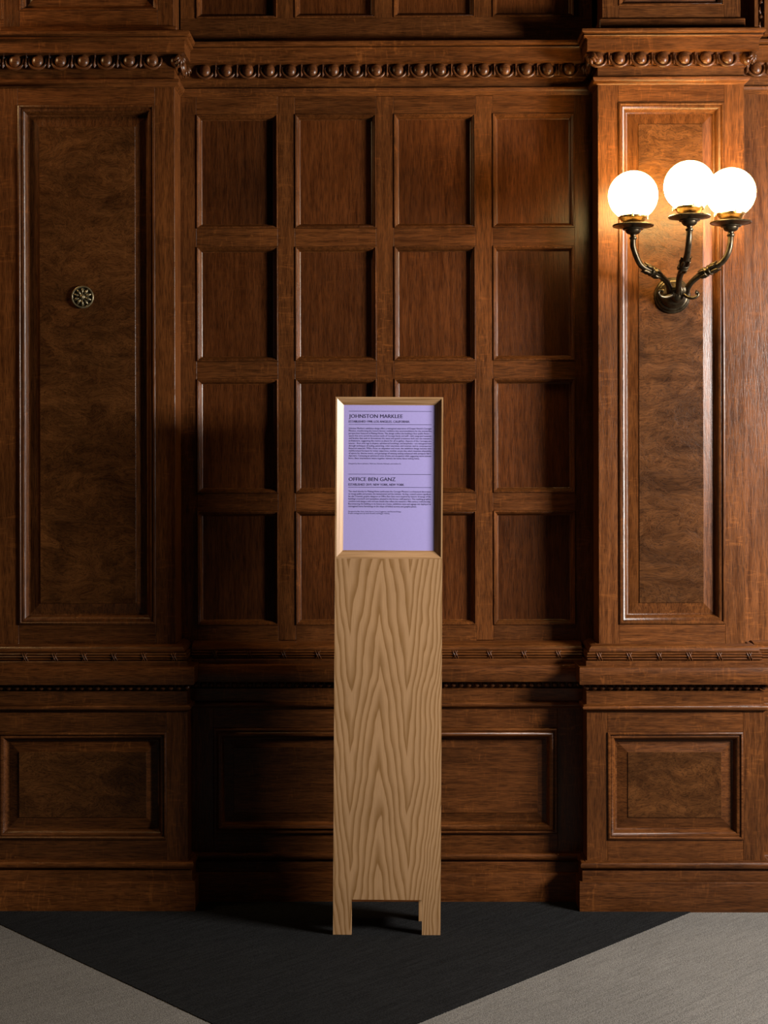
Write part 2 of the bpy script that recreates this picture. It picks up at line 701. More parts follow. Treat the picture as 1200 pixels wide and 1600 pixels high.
def frame_of(parent, X0, X1, Z0, Z1, x0, x1, z0, z1, yf, yb, top=True):
    """two stiles and two rails around an opening"""
    board('stile', X0, x0, yf, yb, Z0, Z1, OAKZ, parent)
    board('stile', x1, X1, yf, yb, Z0, Z1, OAKZ, parent)
    board('rail', x0, x1, yf, yb, Z0, z0, OAKX, parent)
    if top:
        board('rail', x0, x1, yf, yb, z1, Z1, OAKX, parent)


# ------------------------------------------------------------------ egg-and-dart enrichment
def tilt(v, a):
    ca, sa = math.cos(a), math.sin(a)
    return [(x, y * ca - z * sa, y * sa + z * ca) for (x, y, z) in v]


EGG_TILT = -0.20
gv, gf = sphere_geo((0, 0, 0.003), 0.0175, 16, 10, (1.0, 0.85, 1.22))
EGG_ME = mesh('egg', tilt(gv, EGG_TILT), gf, 60)
EGG_ME.materials.append(CARVE)
ap = [(0.0268 * math.cos(a), 0.0, 0.005 + 0.0275 * math.sin(a))
      for a in [math.radians(165 + i * 210 / 18) for i in range(19)]]
sv_, sf_ = tube_geo(ap, [0.0036 + 0.0012 * math.sin(math.pi * i / 18) for i in range(19)], 8)
ap2 = [(0.0212 * math.cos(a), 0.003, 0.004 + 0.0240 * math.sin(a))
       for a in [math.radians(160 + i * 220 / 14) for i in range(15)]]
sv2, sf2 = tube_geo(ap2, [0.0020] * 15, 6)
hv, hf = join((sv_, sf_), (sv2, sf2))
HUSK_ME = mesh('husk', tilt([tuple(p) for p in hv], EGG_TILT), hf, 60)
HUSK_ME.materials.append(CARVE)
dv = [(0, -0.006, 0.020), (-0.0052, 0, 0.018), (0.0052, 0, 0.018), (0, -0.009, -0.002), (-0.0022, -0.001, -0.004),
      (0.0022, -0.001, -0.004), (0, -0.007, -0.010), (-0.0050, -0.001, -0.012), (0.0050, -0.001, -0.012),
      (0, -0.003, -0.021)]
df = [[0, 1, 4, 3], [0, 3, 5, 2], [3, 4, 7, 6], [3, 6, 8, 5], [6, 7, 9], [6, 9, 8], [0, 2, 1]]
DART_ME = mesh('dart', tilt(dv, EGG_TILT), df)
DART_ME.materials.append(CARVE)


def leaf_geo(w, h):
    """small five-lobed acanthus leaf, facing -Y"""
    geos = []
    for k in range(-2, 3):
        a = k * 0.52
        L = h * (1.0 - 0.12 * abs(k))
        pts_, rr = [], []
        for i in range(7):
            t = i / 6
            pts_.append((math.sin(a) * L * t * w / h, -0.006 - 0.012 * math.sin(t * 2.6), 0.016 - math.cos(a * 0.75) * L * t))
            rr.append(0.0022 + 0.0046 * math.sin(math.pi * min(1, 0.15 + t * 0.85)))
        geos.append(tube_geo(pts_, rr, 7))
    return join(*geos)


lv, lf = leaf_geo(0.030, 0.036)
LEAF_ME = mesh('corner_leaf', lv, lf, 60)
LEAF_ME.materials.append(CARVE)


def put(name, me, parent, loc, rz=0.0):
    o = bpy.data.objects.new(name, me)
    COL.objects.link(o)
    o.parent = parent
    o.location = Vector(loc) - offs(parent)
    o.rotation_euler = (0, 0, rz)
    return o


EGG_OUT = 0.0150


def egg_run(parent, xs, y, z):
    """eggs at xs on a straight run whose wall face is y"""
    for i, x in enumerate(xs):
        put('egg', EGG_ME, parent, (x, y - EGG_OUT, z))
        put('husk', HUSK_ME, parent, (x, y - EGG_OUT, z))
    for a, b in zip(xs[:-1], xs[1:]):
        put('dart', DART_ME, parent, ((a + b) / 2, y - EGG_OUT, z))


def zc(py):          # cornice heights from the right pilaster face
    return zs(py, Y_SH - 0.02)


def cornice_prof(lift=0.0):
    q = [(0.0, 130), (0.003, 129), (0.0045, 127.5), (0.010, 126), (0.014, 123.5), (0.0155, 121), (0.0155, 119), (0.008, 117.5),
         (0.0, 117), (0.0, 102.5), (0.006, 102.0), (0.006, 101), (0.004, 100.4), (0.007, 92), (0.011, 83), (0.012, 80.8),
         (0.036, 80), (0.036, 62.6), (0.0375, 62.2), (0.0375, 61.0), (0.0445, 60.4), (0.0475, 58.6), (0.0450, 56.8), (0.0405, 56.3), (0.0405, 55.8), (0.047, 55.2),
         (0.0525, 53.2), (0.0535, 51), (0.0525, 48.6), (0.034, 47.5), (0.034, 44.5), (0.030, 44)]
    return [(o, zc(p)) for o, p in q]


Z_EGG = zc(91.5)
CPROF = cornice_prof()

# bead, ribbon
bv, bf = sphere_geo((0, 0, 0), 0.0085, 10, 7, (1.05, 0.9, 0.95))
BEAD_ME = mesh('bead', bv, bf, 60)
BEAD_ME.materials.append(CARVE)
# ribbon crossing over the reeded torus: two slanted raised bands
rg = []
for x_a, x_b in ((-0.009, 0.002), (-0.002, 0.009), (0.006, -0.006)):
    rp = [(x_a + (x_b - x_a) * t, 0.0025 - 0.0035 * math.sin(math.pi * t), 0.0115 - 0.023 * t)
          for t in [i / 8 for i in range(9)]]
    rg.append(tube_geo(rp, [0.0014] * 9, 6))
rv, rf = join(*rg)
RIB_ME = mesh('ribbon', [tuple(p) for p in rv], rf, 60)
RIB_ME.materials.append(OAKX)


def zd(py):
    return zs(py, Y_PD)


DZ = -0.0065         # the recessed dado cap sits a little lower than the pilasters'


def cap_prof(dz=0.0, shaft_in=-0.037):
    q = [(-0.001, 1112), (0.003, 1111.6), (0.003, 1110.6), (0.009, 1109.2), (0.0125, 1106.5), (0.0125, 1104), (0.009, 1101.5), (0.003, 1100.4),
         (0.0, 1100), (0.0, 1081), (0.001, 1080), (-0.009, 1079.5), (-0.009, 1069), (0.022, 1068), (0.0235, 1067), (0.0235, 1042.5),
         (0.022, 1041.5), (0.001, 1040.6), (0.001, 1033.6), (0.0, 1033.0), (-0.009, 1032.6), (-0.0095, 1031.9), (-0.0045, 1031.4), (-0.0025, 1030),
         (-0.0045, 1028.5), (-0.0075, 1028.1), (-0.0035, 1027.6), (-0.001, 1026), (-0.0035, 1024.4), (-0.0075, 1023.9), (-0.0045, 1023.5),
         (-0.0025, 1022), (-0.0045, 1020.6), (-0.011, 1020.2), (-0.0125, 1019.4), (-0.009, 1018.9)]
    r = [(o, zd(p) + dz) for o, p in q]
    n = 9
    z0, z1 = zd(1018.2) + dz, zd(1008) + dz
    for i in range(n + 1):
        a = math.pi / 2 * i / n
        r.append((shaft_in + (-0.009 - shaft_in) * math.cos(a), z0 + (z1 - z0) * math.sin(a)))
    return r


def base_prof(dz=0.0):
    q = [(0.025, 1426), (0.025, 1380.6), (0.0238, 1379.0), (0.0215, 1378.2), (0.0155, 1377.6), (0.0155, 1361.4), (0.0150, 1360.6), (0.010, 1360.2),
         (0.010, 1359.2), (0.017, 1358.4), (0.0205, 1356), (0.0215, 1353), (0.0200, 1350), (0.0165, 1348), (0.010, 1346.8), (0.005, 1346.4),
         (0.005, 1345), (0.0, 1344.4)]
    r = [(o, zs(p, Y_PD - o) + dz) for o, p in q]
    r[0] = (0.025, -0.03)
    return r


BPROF = base_prof()


# ------------------------------------------------------------------ pilasters
def pilaster(name, label, X0, X1, D0, D1, egg_px, up_x, up_y):
    root = empty(name)
    tag(root, label, 'pilaster', 'structure')
    yb = Y_BACK
    mid = (X0 + X1) / 2
    ins = 0.0615
    # shaft
    Z0, Z1 = zs(1008), zs(129)
    x0, x1, z0, z1 = X0 + ins, X1 - ins + 0.002, zs(975), zs(160)
    frame_of(root, X0, X1, Z0, Z1, x0, x1, z0, z1, Y_SH, yb)
    raised_panel(root, x0, x1, z0, z1, Y_SH, MOULD, 0.031, BURL)
    # dado die
    Z0d, Z1d = zd(1346), zd(1111)
    w = 0.062
    xx0, xx1, zz0, zz1 = D0 + w, D1 - w, zd(1312), zd(1144)
    frame_of(root, D0, D1, Z0d, Z1d, xx0, xx1, zz0, zz1, Y_PD, yb)
    raised_panel(root, xx0, xx1, zz0, zz1, Y_PD, MOULD, 0.031, BURL)
    # cornice block
    u = [(X0, yb), (X0, Y_SH), (X1, Y_SH), (X1, yb)]
    co = sweep('cornice', u, CPROF, OAKX, root)
    xs = [PXx(p, Y_SH - 0.02, 92) for p in egg_px]
    egg_run(co, xs, Y_SH, Z_EGG)
    for x in (X0, X1):
        sg = -1 if x == X0 else 1
        put('corner_leaf', LEAF_ME, co, (x + sg * 0.010, Y_SH - 0.010, Z_EGG + 0.002), sg * math.pi / 4)
        put('egg', EGG_ME, co, (x + sg * 0.006, Y_SH - 0.006, Z_EGG), sg * math.pi / 4)
        put('egg', EGG_ME, co, (x + sg * EGG_OUT, 0.050, Z_EGG), sg * math.pi / 2)
        put('husk', HUSK_ME, co, (x + sg * EGG_OUT, 0.050, Z_EGG), sg * math.pi / 2)
    # dado cap
    ud = [(D0, yb), (D0, Y_PD), (D1, Y_PD), (D1, yb)]
    cap = sweep('dado_cap', ud, cap_prof(), OAKX, root)
    pitch = 12.55 * S
    nb = int((D1 - D0 + 0.02) / pitch)
    zb = zd(1074)
    for i in range(nb + 1):
        put('bead', BEAD_ME, cap, (D0 + (D1 - D0) * i / nb, Y_PD + 0.001, zb))
    for x, s in ((D0, -1), (D1, 1)):
        for k in range(1, 8):
            put('bead', BEAD_ME, cap, (x - s * 0.001, Y_PD + k * pitch - 0.01, zb))
    nr = max(4, round((D1 - D0) / 0.0895))
    for i in range(nr):
        put('ribbon', RIB_ME, cap, (mid + (i - (nr - 1) / 2) * 0.0895, Y_PD + 0.0015, zd(1026)))
    # plinth
    sweep('plinth', ud, BPROF, OAKX, root)
    # upper pilaster above the cornice
    (ux0, ux1, uw), (uyb, upy) = up_x, up_y
    zt0 = zs(45)
    yu = 0.012
    board('plinth_block', ux0 - 0.010, ux1 + 0.012, yu - 0.012, yb, zt0 - 0.01, zs(uyb), OAKX, root, 0.003)
    zp = zs(upy)
    frame_of(root, ux0, ux1, zs(uyb), Z_TOP, ux0 + uw, ux1 - uw, zp, Z_TOP - 0.06, yu, yb)
    raised_panel(root, ux0 + uw, ux1 - uw, zp, Z_TOP - 0.06, yu, MOULD_S, 0.02, OAKP)
    return root


pilaster('trim_1', 'wide dark oak pilaster at the left with a figured panel and brass rosette',
         XL0, XL1, DL0, DL1, [22.7 - 35.8, 22.7, 58.3, 94.3, 130, 165.7, 201.7, 237.7],
         (PXx(6, 0.012, 30), PXx(271, 0.012, 30), 0.048), (36, 10))
pilaster('trim_2', 'oak pilaster at the right carrying the lit globe sconce',
         XR0, XR1, DR0, DR1, [934.2, 968.1, 1001.7, 1035.8, 1069.3, 1103.2, 1137.3],
         (PXx(941, 0.012, 30), PXx(1157, 0.012, 30), 0.050), (28, 7))


# ------------------------------------------------------------------ recessed bays
def zr(py, px=700):
    return PZ(py, Y_RC, px)


def bay(name, label, X0, X1, D0, D1, cols, eggs, left_dado, board_label):
    root = empty(name)
    tag(root, label, 'panelled wall', 'structure')
    v, f = cbox_geo(X0 - 0.05, X1 + 0.05, Y_BACK - 0.004, Y_BACK + 0.03, -0.03, Z_TOP, 0.001)
    bk = wobj('backing', v, f, VOID, root)
    fix_normals(bk.data)
    yf, yb = Y_RC, Y_BACK
    rows = [(177.5, 356), (384.5, 563.5), (591.5, 770), (798, 976.5)]
    zt, zb = zr(147), zr(1026)
    xa = [X0] + [c for cc in cols for c in cc] + [X1]
    # outer stiles and muntins run the full height
    for i in range(0, len(xa), 2):
        nm = 'stile' if i in (0, len(xa) - 2) else 'muntin'
        if nm == 'stile':
            board(nm, xa[i], xa[i + 1], yf, yb, zb, zt, OAKZ, root)
        else:
            board(nm, xa[i], xa[i + 1], yf, yb, zr(1000), zr(150), OAKZ, root)
    zz = [zt] + [zr(p) for r in rows for p in r] + [zb]
    for (c0, c1) in cols:
        for i in range(0, len(zz), 2):
            board('rail', c0, c1, yf, yb, zz[i + 1], zz[i], OAKX, root)
        for r in rows:
            z1, z0 = zr(r[0]), zr(r[1])
            d = MOULD_S[-1][1]
            v, f = cbox_geo(c0 + 0.012, c1 - 0.012, yf + d, yf + d + 0.012, z0 + 0.012, z1 - 0.012, 0.001)
            pan = wobj('panel', v, f, OAKP, root)
            fix_normals(pan.data)
            v, f = loop_geo(c0, c1, z0, z1, MOULD_S, yf)
            wobj('panel_moulding', v, f, OAKZ, pan, 40)
    # cornice
    co = sweep('cornice', [(X0, yf), (X1, yf)], CPROF, OAKX, root)
    egg_run(co, eggs, yf, Z_EGG)
    for x, sg in ((X0 + 0.012, 1), (X1 - 0.012, -1)):
        put('corner_leaf', LEAF_ME, co, (x, yf - 0.010, Z_EGG), sg * 0.5)
    # panels above the cornice
    zu0, zu1 = zc(52), Z_TOP
    board('rail', X0, X1, yf, yb, zu0 - 0.03, zr(27), OAKX, root)
    for i in range(0, len(xa), 2):
        board('stile', xa[i], xa[i + 1], yf, yb, zr(27), zu1, OAKZ, root)
    for (c0, c1) in cols:
        d = MOULD_S[-1][1]
        v, f = cbox_geo(c0 + 0.012, c1 - 0.012, yf + d, yf + d + 0.012, zr(27) + 0.012, zu1, 0.001)
        pan = wobj('panel', v, f, OAKP, root)
        fix_normals(pan.data)
        v, f = loop_geo(c0, c1, zr(27), zu1 + 0.02, MOULD_S, yf)
        wobj('panel_moulding', v, f, OAKZ, pan, 40)
    # dado
    Z0, Z1 = PZ(1331, Y_RD, 780), PZ(1106.5, Y_RD, 780)
    x0, x1 = left_dado
    z0, z1 = PZ(1302, Y_RD, 780), PZ(1137.5, Y_RD, 780)
    frame_of(root, D0, D1, Z0 - 0.01, Z1 + 0.012, x0, x1, z0, z1, Y_RD, yb)
    raised_panel(root, x0, x1, z0, z1, Y_RD, MOULD_B, 0.026, OAKX, 0.004)
    cap = sweep('dado_cap', [(D0, Y_RD), (D1, Y_RD)], cap_prof(DZ, -(Y_RC - Y_RD) + 0.003), OAKX, root, back=-0.065)
    pitch = 12.2 * S
    nb = int((D1 - D0) / pitch)
    for i in range(nb):
        put('bead', BEAD_ME, cap, (D0 + (i + 0.5) * (D1 - D0) / nb, Y_RD + 0.001, zd(1074) + DZ))
    nr = int((D1 - D0) / 0.105)
    for i in range(nr):
        put('ribbon', RIB_ME, cap, ((D0 + D1) / 2 + (i - (nr - 1) / 2) * 0.105, Y_RD + 0.0015, zd(1026) + DZ))
    b = sweep(board_label[0], [(D0, Y_RD), (D1, Y_RD)], BPROF, OAKX, None)
    tag(b, board_label[1], 'baseboard', 'structure')
    return root


cols = [(PXx(a, Y_RC, 560), PXx(c, Y_RC, 560)) for a, c in ((307.5, 434.5), (461.5, 588.5), (616, 743.5), (770.5, 898.5))]
ctr_eggs = [PXx(320 + 33.5 * i, Y_RC - 0.02, 110) for i in range(18)]
bay('wall_back', 'dark oak wall with a grid of sunken square panels behind the sign stand', XL1, XR0, DL1, DR0,
    cols, ctr_eggs, (PXx(334, Y_RD, 1220), PXx(871, Y_RD, 1220)),
    ('baseboard_back', 'dark oak skirting between the two pilasters behind the sign stand'))
wl0 = XL0 - 1.6
bay('wall_left', 'oak panelling left of the wide left pilaster', wl0, XL0, wl0, DL0,
    [(wl0 + 0.16, wl0 + 0.72), (wl0 + 0.79, XL0 - 0.16)], [XL0 - 0.09 - 0.065 * i for i in range(22, -1, -1)],
    (wl0 + 0.16, DL0 - 0.12), ('baseboard_left', 'dark oak skirting left of the wide left pilaster'))
wr1 = XR1 + 1.6
bay('wall_right', 'plain oak stile and panelling right of the sconce pilaster', XR1, wr1, DR1, wr1,
    [(XR1 + 0.34, XR1 + 0.86), (XR1 + 0.93, wr1 - 0.10)], [XR1 + 0.062 + 0.065 * i for i in range(22)],
    (DR1 + 0.12, wr1 - 0.12), ('baseboard_right', 'oak skirting right of the sconce pilaster'))

# carved upright strip standing on the cornice at the far right
cs = empty('trim_3', (PXx(1189, 0.06, 20), 0.06, zs(47)))
tag(cs, 'upright strip with carved leaf drops above the cornice, top right corner', 'trim', 'structure')
cx_ = PXx(1189, 0.06, 20)
board('strip_edge', PXx(1178, 0.05, 20), PXx(1184, 0.05, 20), 0.045, Y_BACK, zs(47), Z_TOP, OAKZ, cs)
board('strip_edge', PXx(1193.5, 0.05, 20), PXx(1203, 0.05, 20), 0.045, Y_BACK, zs(47), Z_TOP, OAKZ, cs)
board('strip_ground', PXx(1184, 0.06, 20), PXx(1193.5, 0.06, 20), 0.062, Y_BACK, zs(47), Z_TOP, OAKZ, cs)
for k in range(9):
    z = zs(41) + k * 0.045
    gv, gf = sphere_geo((cx_, 0.058, z), 0.008, 10, 7)
    wobj('leaf_drop', *join((gv, gf), *[tube_geo([(cx_ + s * 0.001, 0.058, z + 0.006), (cx_ + s * 0.008, 0.050, z + 0.016),
                                                  (cx_ + s * 0.004, 0.056, z + 0.030)], [0.002, 0.0045, 0.001], 7)
                                        for s in (-1, 1)]), CARVE, cs, 60)

# ------------------------------------------------------------------ brass rosette on the left panel
rc = P(129.5, 464.5, 0.012)
ros = empty('rosette', (rc.x, 0.0125, rc.z - 0.034))
tag(ros, 'small round brass rosette with radiating petals on the left pilaster panel', 'rosette')
yo = 0.0125


def at(v, c):
    return [(p[0] + c[0], p[1] + c[1], p[2] + c[2]) for p in v]


v, f = lathe_geo([(0.0335, 0.0), (0.0335, 0.003), (0.031, 0.004), (0.004, 0.003)], 40, 'Y')
wobj('plate', at(v, (rc.x, yo, rc.z)), f, OLDBRASS, ros, 40)
ring = [(0.0315 * math.cos(2 * math.pi * i / 40), -0.006, 0.0315 * math.sin(2 * math.pi * i / 40)) for i in range(41)]
v, f = tube_geo(ring, [0.0030] * 41, 8)
wobj('rim', at([tuple(p) for p in v], (rc.x, yo, rc.z)), f, OLDBRASS, ros, 60)
for k in range(10):
    a = 2 * math.pi * k / 10 + math.pi / 2
    pv = []
    for i in range(7):
        t = i / 6
        r = 0.008 + 0.019 * t
        pv.append((r * math.cos(a), -0.005 - 0.0035 * math.sin(math.pi * t), r * math.sin(a)))
    v, f = tube_geo(pv, [0.0010 + 0.0030 * math.sin(math.pi * (0.1 + 0.75 * i / 6)) for i in range(7)], 8)
    wobj('petal', at([tuple(p) for p in v], (rc.x, yo, rc.z)), f, OLDBRASS, ros, 60)
v, f = lathe_geo([(0.0085, 0.003), (0.0088, 0.008), (0.007, 0.011), (0.0055, 0.0115), (0.0045, 0.0145), (0.002, 0.0165)], 20, 'Y')
wobj('boss', at(v, (rc.x, yo, rc.z)), f, OLDBRASS, ros, 50)

# ------------------------------------------------------------------ globe sconce
Y_PL = 0.012        # panel field
bc = P(1052, 461, Y_PL - 0.02)
sco = empty('wall_sconce', (bc.x, Y_PL, bc.z - 0.056))
tag(sco, 'bronze three-arm wall sconce with lit white globes on the right pilaster', 'sconce')
v, f = lathe_geo([(0.054, 0.0), (0.055, 0.004), (0.053, 0.008), (0.049, 0.010), (0.049, 0.013), (0.046, 0.018), (0.041, 0.020),
                  (0.040, 0.023), (0.036, 0.031), (0.028, 0.040), (0.020, 0.046), (0.013, 0.052), (0.004, 0.054)], 48, 'Y')
wobj('backplate', at(v, (bc.x, Y_PL, bc.z)), f, BRONZE, sco, 45)


def C(cx, cy):      # crop pixel to photo pixel
    return 920 + cx / 4.2857, 220 + cy / 4.2857


def arm_pts(lst):
    return [P(*C(a, b), y) for a, b, y in lst]


ARMS = {
    'l': [(548, 1022, -.035), (540, 985, -.052), (522, 945, -.068), (480, 905, -.088), (425, 876, -.104), (352, 835, -.126),
          (315, 765, -.141), (296, 700, -.148), (297, 648, -.150)],
    'c': [(590, 1025, -.035), (600, 985, -.075), (606, 920, -.115), (630, 850, -.165), (655, 780, -.212), (667, 700, -.240),
          (672, 645, -.249), (674, 591, -.250)],
    'r': [(650, 1015, -.035), (662, 985, -.052), (690, 945, -.070), (745, 900, -.090), (800, 870, -.105), (860, 838, -.125),
          (915, 785, -.141), (945, 708, -.149), (951, 628, -.150)],
}


def seg_dir(pts_, i):
    return (pts_[min(i + 1, len(pts_) - 1)] - pts_[max(i - 1, 0)]).normalized()


def collar_geo(c, d, prof, n=16):
    q = d.to_track_quat('Z', 'Y')
    v, f = lathe_geo(prof, n)
    return [q @ Vector(p) + c for p in v], f


for key, kpos in (('l', 0.50), ('c', 0.47), ('r', 0.50)):
    pts_ = catmull(arm_pts(ARMS[key]), 8)
    n = len(pts_)
    rad = []
    for i in range(n):
        t = i / (n - 1)
        r = 0.0088 + 0.0022 * math.exp(-((t - 0.04) / 0.07) ** 2) - 0.0012 * max(0, t - 0.6)
        r += 0.0026 * math.exp(-((t - kpos) / 0.10) ** 2)
        rad.append(r)
    v, f = tube_geo(pts_, rad, 14)
    arm = wobj('arm', [tuple(p) for p in v], f, BRONZE, sco, 60)
    k = int(kpos * (n - 1))
    d = seg_dir(pts_, k)
    v, f = collar_geo(pts_[k], d, [(0.009, -0.012), (0.0145, -0.010), (0.0160, -0.007), (0.0130, -0.004), (0.0125, 0.000), (0.0155, 0.002),
                                   (0.0165, 0.005), (0.0150, 0.008), (0.009, 0.010)])
    wobj('collar', v, f, BRONZE, arm, 50)
    # leaf sheath above the collar: pointed flaring tongues
    geos = []
    q = d.to_track_quat('Z', 'Y')
    for j in range(5):
        a = 2 * math.pi * j / 5 + 0.3
        lp = [q @ Vector((math.cos(a) * r, math.sin(a) * r, h)) + pts_[k] for r, h in
              ((0.011, 0.008), (0.0125, 0.016), (0.0118, 0.024), (0.0130, 0.031), (0.0165, 0.036))]
        geos.append(tube_geo(lp, [0.004, 0.0052, 0.0045, 0.003, 0.0008], 7))
        lp = [q @ Vector((math.cos(a) * r, math.sin(a) * r, h)) + pts_[k] for r, h in
              ((0.011, -0.010), (0.0120, -0.018), (0.0112, -0.025), (0.0118, -0.032))]
        geos.append(tube_geo(lp, [0.004, 0.0050, 0.0036, 0.0008], 7))
    v, f = join(*geos)
    wobj('leaf_sheath', [tuple(p) for p in v], f, BRONZE, arm, 60)
    top = pts_[-1]
    # neck ring and drip saucer
    prof = [(0.006, -0.008), (0.0092, -0.006), (0.0112, -0.003), (0.0112, 0.000), (0.0085, 0.002), (0.0080, 0.006), (0.0095, 0.009),
            (0.0150, 0.010), (0.0190, 0.013), (0.0215, 0.017), (0.0225, 0.021), (0.0290, 0.0225), (0.0305, 0.026), (0.0400, 0.0285),
            (0.0500, 0.0320), (0.0560, 0.0335), (0.0590, 0.0325), (0.0600, 0.0345), (0.0585, 0.0370), (0.050, 0.0355), (0.030, 0.0310), (0.012, 0.030)]
    v, f = lathe_geo(prof, 48)
    sau = wobj('drip_saucer', at(v, top), f, BRONZE, sco, 45)
    # brass gallery: bowl with openings, ring and thumb screws
    gal = [(0.010, 0.028), (0.0125, 0.036), (0.020, 0.0400), (0.030, 0.045), (0.0365, 0.051), (0.0385, 0.0545), (0.0405, 0.0555), (0.0415, 0.0570),
           (0.0415, 0.0620), (0.0395, 0.0635), (0.0360, 0.0620), (0.0300, 0.051), (0.018, 0.044)]
    v, f = lathe_geo(gal, 40)
    g = wobj('gallery', at(v, top), f, BRASS, sco, 45)
    for j in range(3):
        a = {'l': 0.35, 'c': 0.55, 'r': -1.5}[key] + 2 * math.pi * j / 3
        e1 = Vector((math.cos(a), math.sin(a), 0))
        c0 = Vector(top) + Vector((0, 0, 0.0600))
        v, f = join(tube_geo([c0 + e1 * 0.036, c0 + e1 * 0.048], [0.0018, 0.0018], 8),
                    tube_geo([c0 + e1 * 0.047 + Vector((0, 0, -0.0045)), c0 + e1 * 0.047 + Vector((0, 0, 0.0045))], [0.0028, 0.0028], 8))
        wobj('thumb_screw', [tuple(p) for p in v], f, BRASS, g)
    R = 0.0717
    gc = Vector(top) + Vector((0, 0, 0.055 + 0.0665))
    prof = [(0.0300, -math.sqrt(R * R - 0.03 ** 2) - 0.006)]
    a0 = math.asin(0.0310 / R)
    for i in range(25):
        th = a0 + (math.pi - a0) * i / 24
        prof.append((max(R * math.sin(th), 0.0004), -R * math.cos(th)))
    v, f = lathe_geo(prof, 48)
    gl = wobj('globe', at(v, gc), f, GLOBE_D if key == 'l' else GLOBE, sco, 80)
    gl['label'] = 'lit white glass globe'

# hub: clasping leaves and two scrolls
hub = P(*C(597, 1015), -0.045)
geos = []
for j in range(7):
    a = math.radians(-70 + j * 23.5)
    lp = [hub + Vector((math.sin(a) * 0.018, -0.006 - 0.010 * t, -0.012 + 0.026 * t)) for t in (0, 0.35, 0.7, 1.0)]
    geos.append(tube_geo(lp, [0.003, 0.0055, 0.0052, 0.0025], 8))
v, f = join(*geos)
wobj('hub_leaf', [tuple(p) for p in v], f, BRONZE, sco, 60)
v, f = sphere_geo(tuple(hub + Vector((0, 0.012, -0.008))), 0.022, 18, 12)
wobj('hub', v, f, BRONZE, sco, 60)
for lst in ([(560, 1030, -.05), (520, 1045, -.062), (485, 1042, -.07), (465, 1020, -.072), (478, 1003, -.072), (500, 1008, -.072)],
            [(630, 1020, -.05), (660, 1045, -.062), (700, 1052, -.07), (728, 1038, -.072), (730, 1018, -.072), (714, 1014, -.072)]):
    cp = catmull(arm_pts(lst), 6)
    v, f = tube_geo(cp, [0.0058 - 0.0018 * i / len(cp) + (0.0022 if i > len(cp) - 5 else 0) for i in range(len(cp))], 10)
    wobj('scroll', [tuple(p) for p in v], f, BRONZE, sco, 60)

# ------------------------------------------------------------------ sign stand
YS = -0.268
SS = (YS - CAM.y) / F_PX
sb = P(604.2, 1461, YS)
stand = empty('sign_stand', (sb.x, YS, 0.0))
tag(stand, 'tall light oak sign stand holding a framed lilac text panel', 'sign stand')
stand.rotation_euler = (0, math.radians(0.42), 0)
W = 168.0 * SS / 2
H = (1461 - 620.3) * SS
DEP = 0.135
T = 0.018


def sobj(name, v, f, mat, parent=None, smooth=None, fix=True):
    """stand-local coordinates: x across, y back, z up from the front foot line"""
    me = mesh(name, v, f, smooth)
    if fix:
        fix_normals(me)
    return link(name, me, mat, parent or stand)


def cut_panel(w0, w1, y0, y1, zt, leg, zc_, leg2=None):
    leg2 = leg if leg2 is None else leg2
    """upright panel with a rectangular cut-out at the bottom, extruded along y"""
    o = [(w0, 0), (w0 + leg, 0), (w0 + leg, zc_), (w1 - leg2, zc_), (w1 - leg2, 0), (w1, 0), (w1, zt), (w0, zt)]
    n = len(o)
    v = [(x, y0, z) for x, z in o] + [(x, y1, z) for x, z in o]
    f = [[0, 1, 2, 7], [2, 3, 6, 7], [3, 4, 5, 6], [n, n + 7, n + 2, n + 1], [n + 2, n + 7, n + 6, n + 3], [n + 3, n + 6, n + 5, n + 4]]
    f += [[i, n + i, n + (i + 1) % n, (i + 1) % n] for i in range(n)]
    return v, f


ZF = (1461 - 873.0) * SS           # top of plain panel, bottom of the frame
ZCUT = (1461 - 1406) * SS
LEG = 29.0 * SS
v, f = cut_panel(-W, W, 0, T, ZF, LEG, ZCUT)
sobj('front_panel', v, f, OAK_FACE)
v, f = cut_panel(-W, W, DEP - T, DEP, H, 0.0485, ZCUT, 0.060)
sobj('back_panel', v, f, OAK_LZ)
for s in (-1, 1):
    a, b_ = (-W, -W + T) if s < 0 else (W - T, W)
    o = [(T, ZCUT), (DEP - T, ZCUT), (DEP - T, H), (0.052, H), (0.052, ZF), (T, ZF)]
    n = len(o)
    v = [(a, y, z) for y, z in o] + [(b_, y, z) for y, z in o]
    f = [[0, 1, 2, 3, 4, 5], [n + i for i in range(n)][::-1]] + [[i, (i + 1) % n, n + (i + 1) % n, n + i] for i in range(n)]
    sobj('side_panel', v, f, OAK_LZ)
v, f = cbox_geo(-W + T, W - T, T, DEP - T, H - T, H, 0.0005)
sobj('top_panel', v, f, OAK_LX)
# mitred frame with sloping inner faces
FB = 12.5 * SS                     # frame width seen from the front
FE = 2.4 * SS                      # flat front edge
FD = 0.0115                         # depth of the slope
x0, x1, z0, z1 = -W, W, ZF, H
out = [(x0, z0), (x1, z0), (x1, z1), (x0, z1)]


def ins_c(k, d):
    x, z = out[k]
    return (x + d if k in (0, 3) else x - d, z + d if k in (0, 1) else z - d)


for k, nm, mat in ((0, 'frame_rail', OAK_LX), (1, 'frame_stile', OAK_LZ), (2, 'frame_rail', OAK_LX), (3, 'frame_stile', OAK_LZ)):
    k2 = (k + 1) % 4
    sec = [(0.0, 0.0), (FE, 0.0), (FB, FD), (FB, 0.052), (0.0, 0.052)]
    v = []
    for kk in (k, k2):
        for d, y in sec:
            x, z = ins_c(kk, d)
            v.append((x, y, z))
    n = len(sec)
    f = [[i, (i + 1) % n, n + (i + 1) % n, n + i] for i in range(n)] + [list(range(n))[::-1], [n + i for i in range(n)]]
    sobj(nm, v, f, mat)
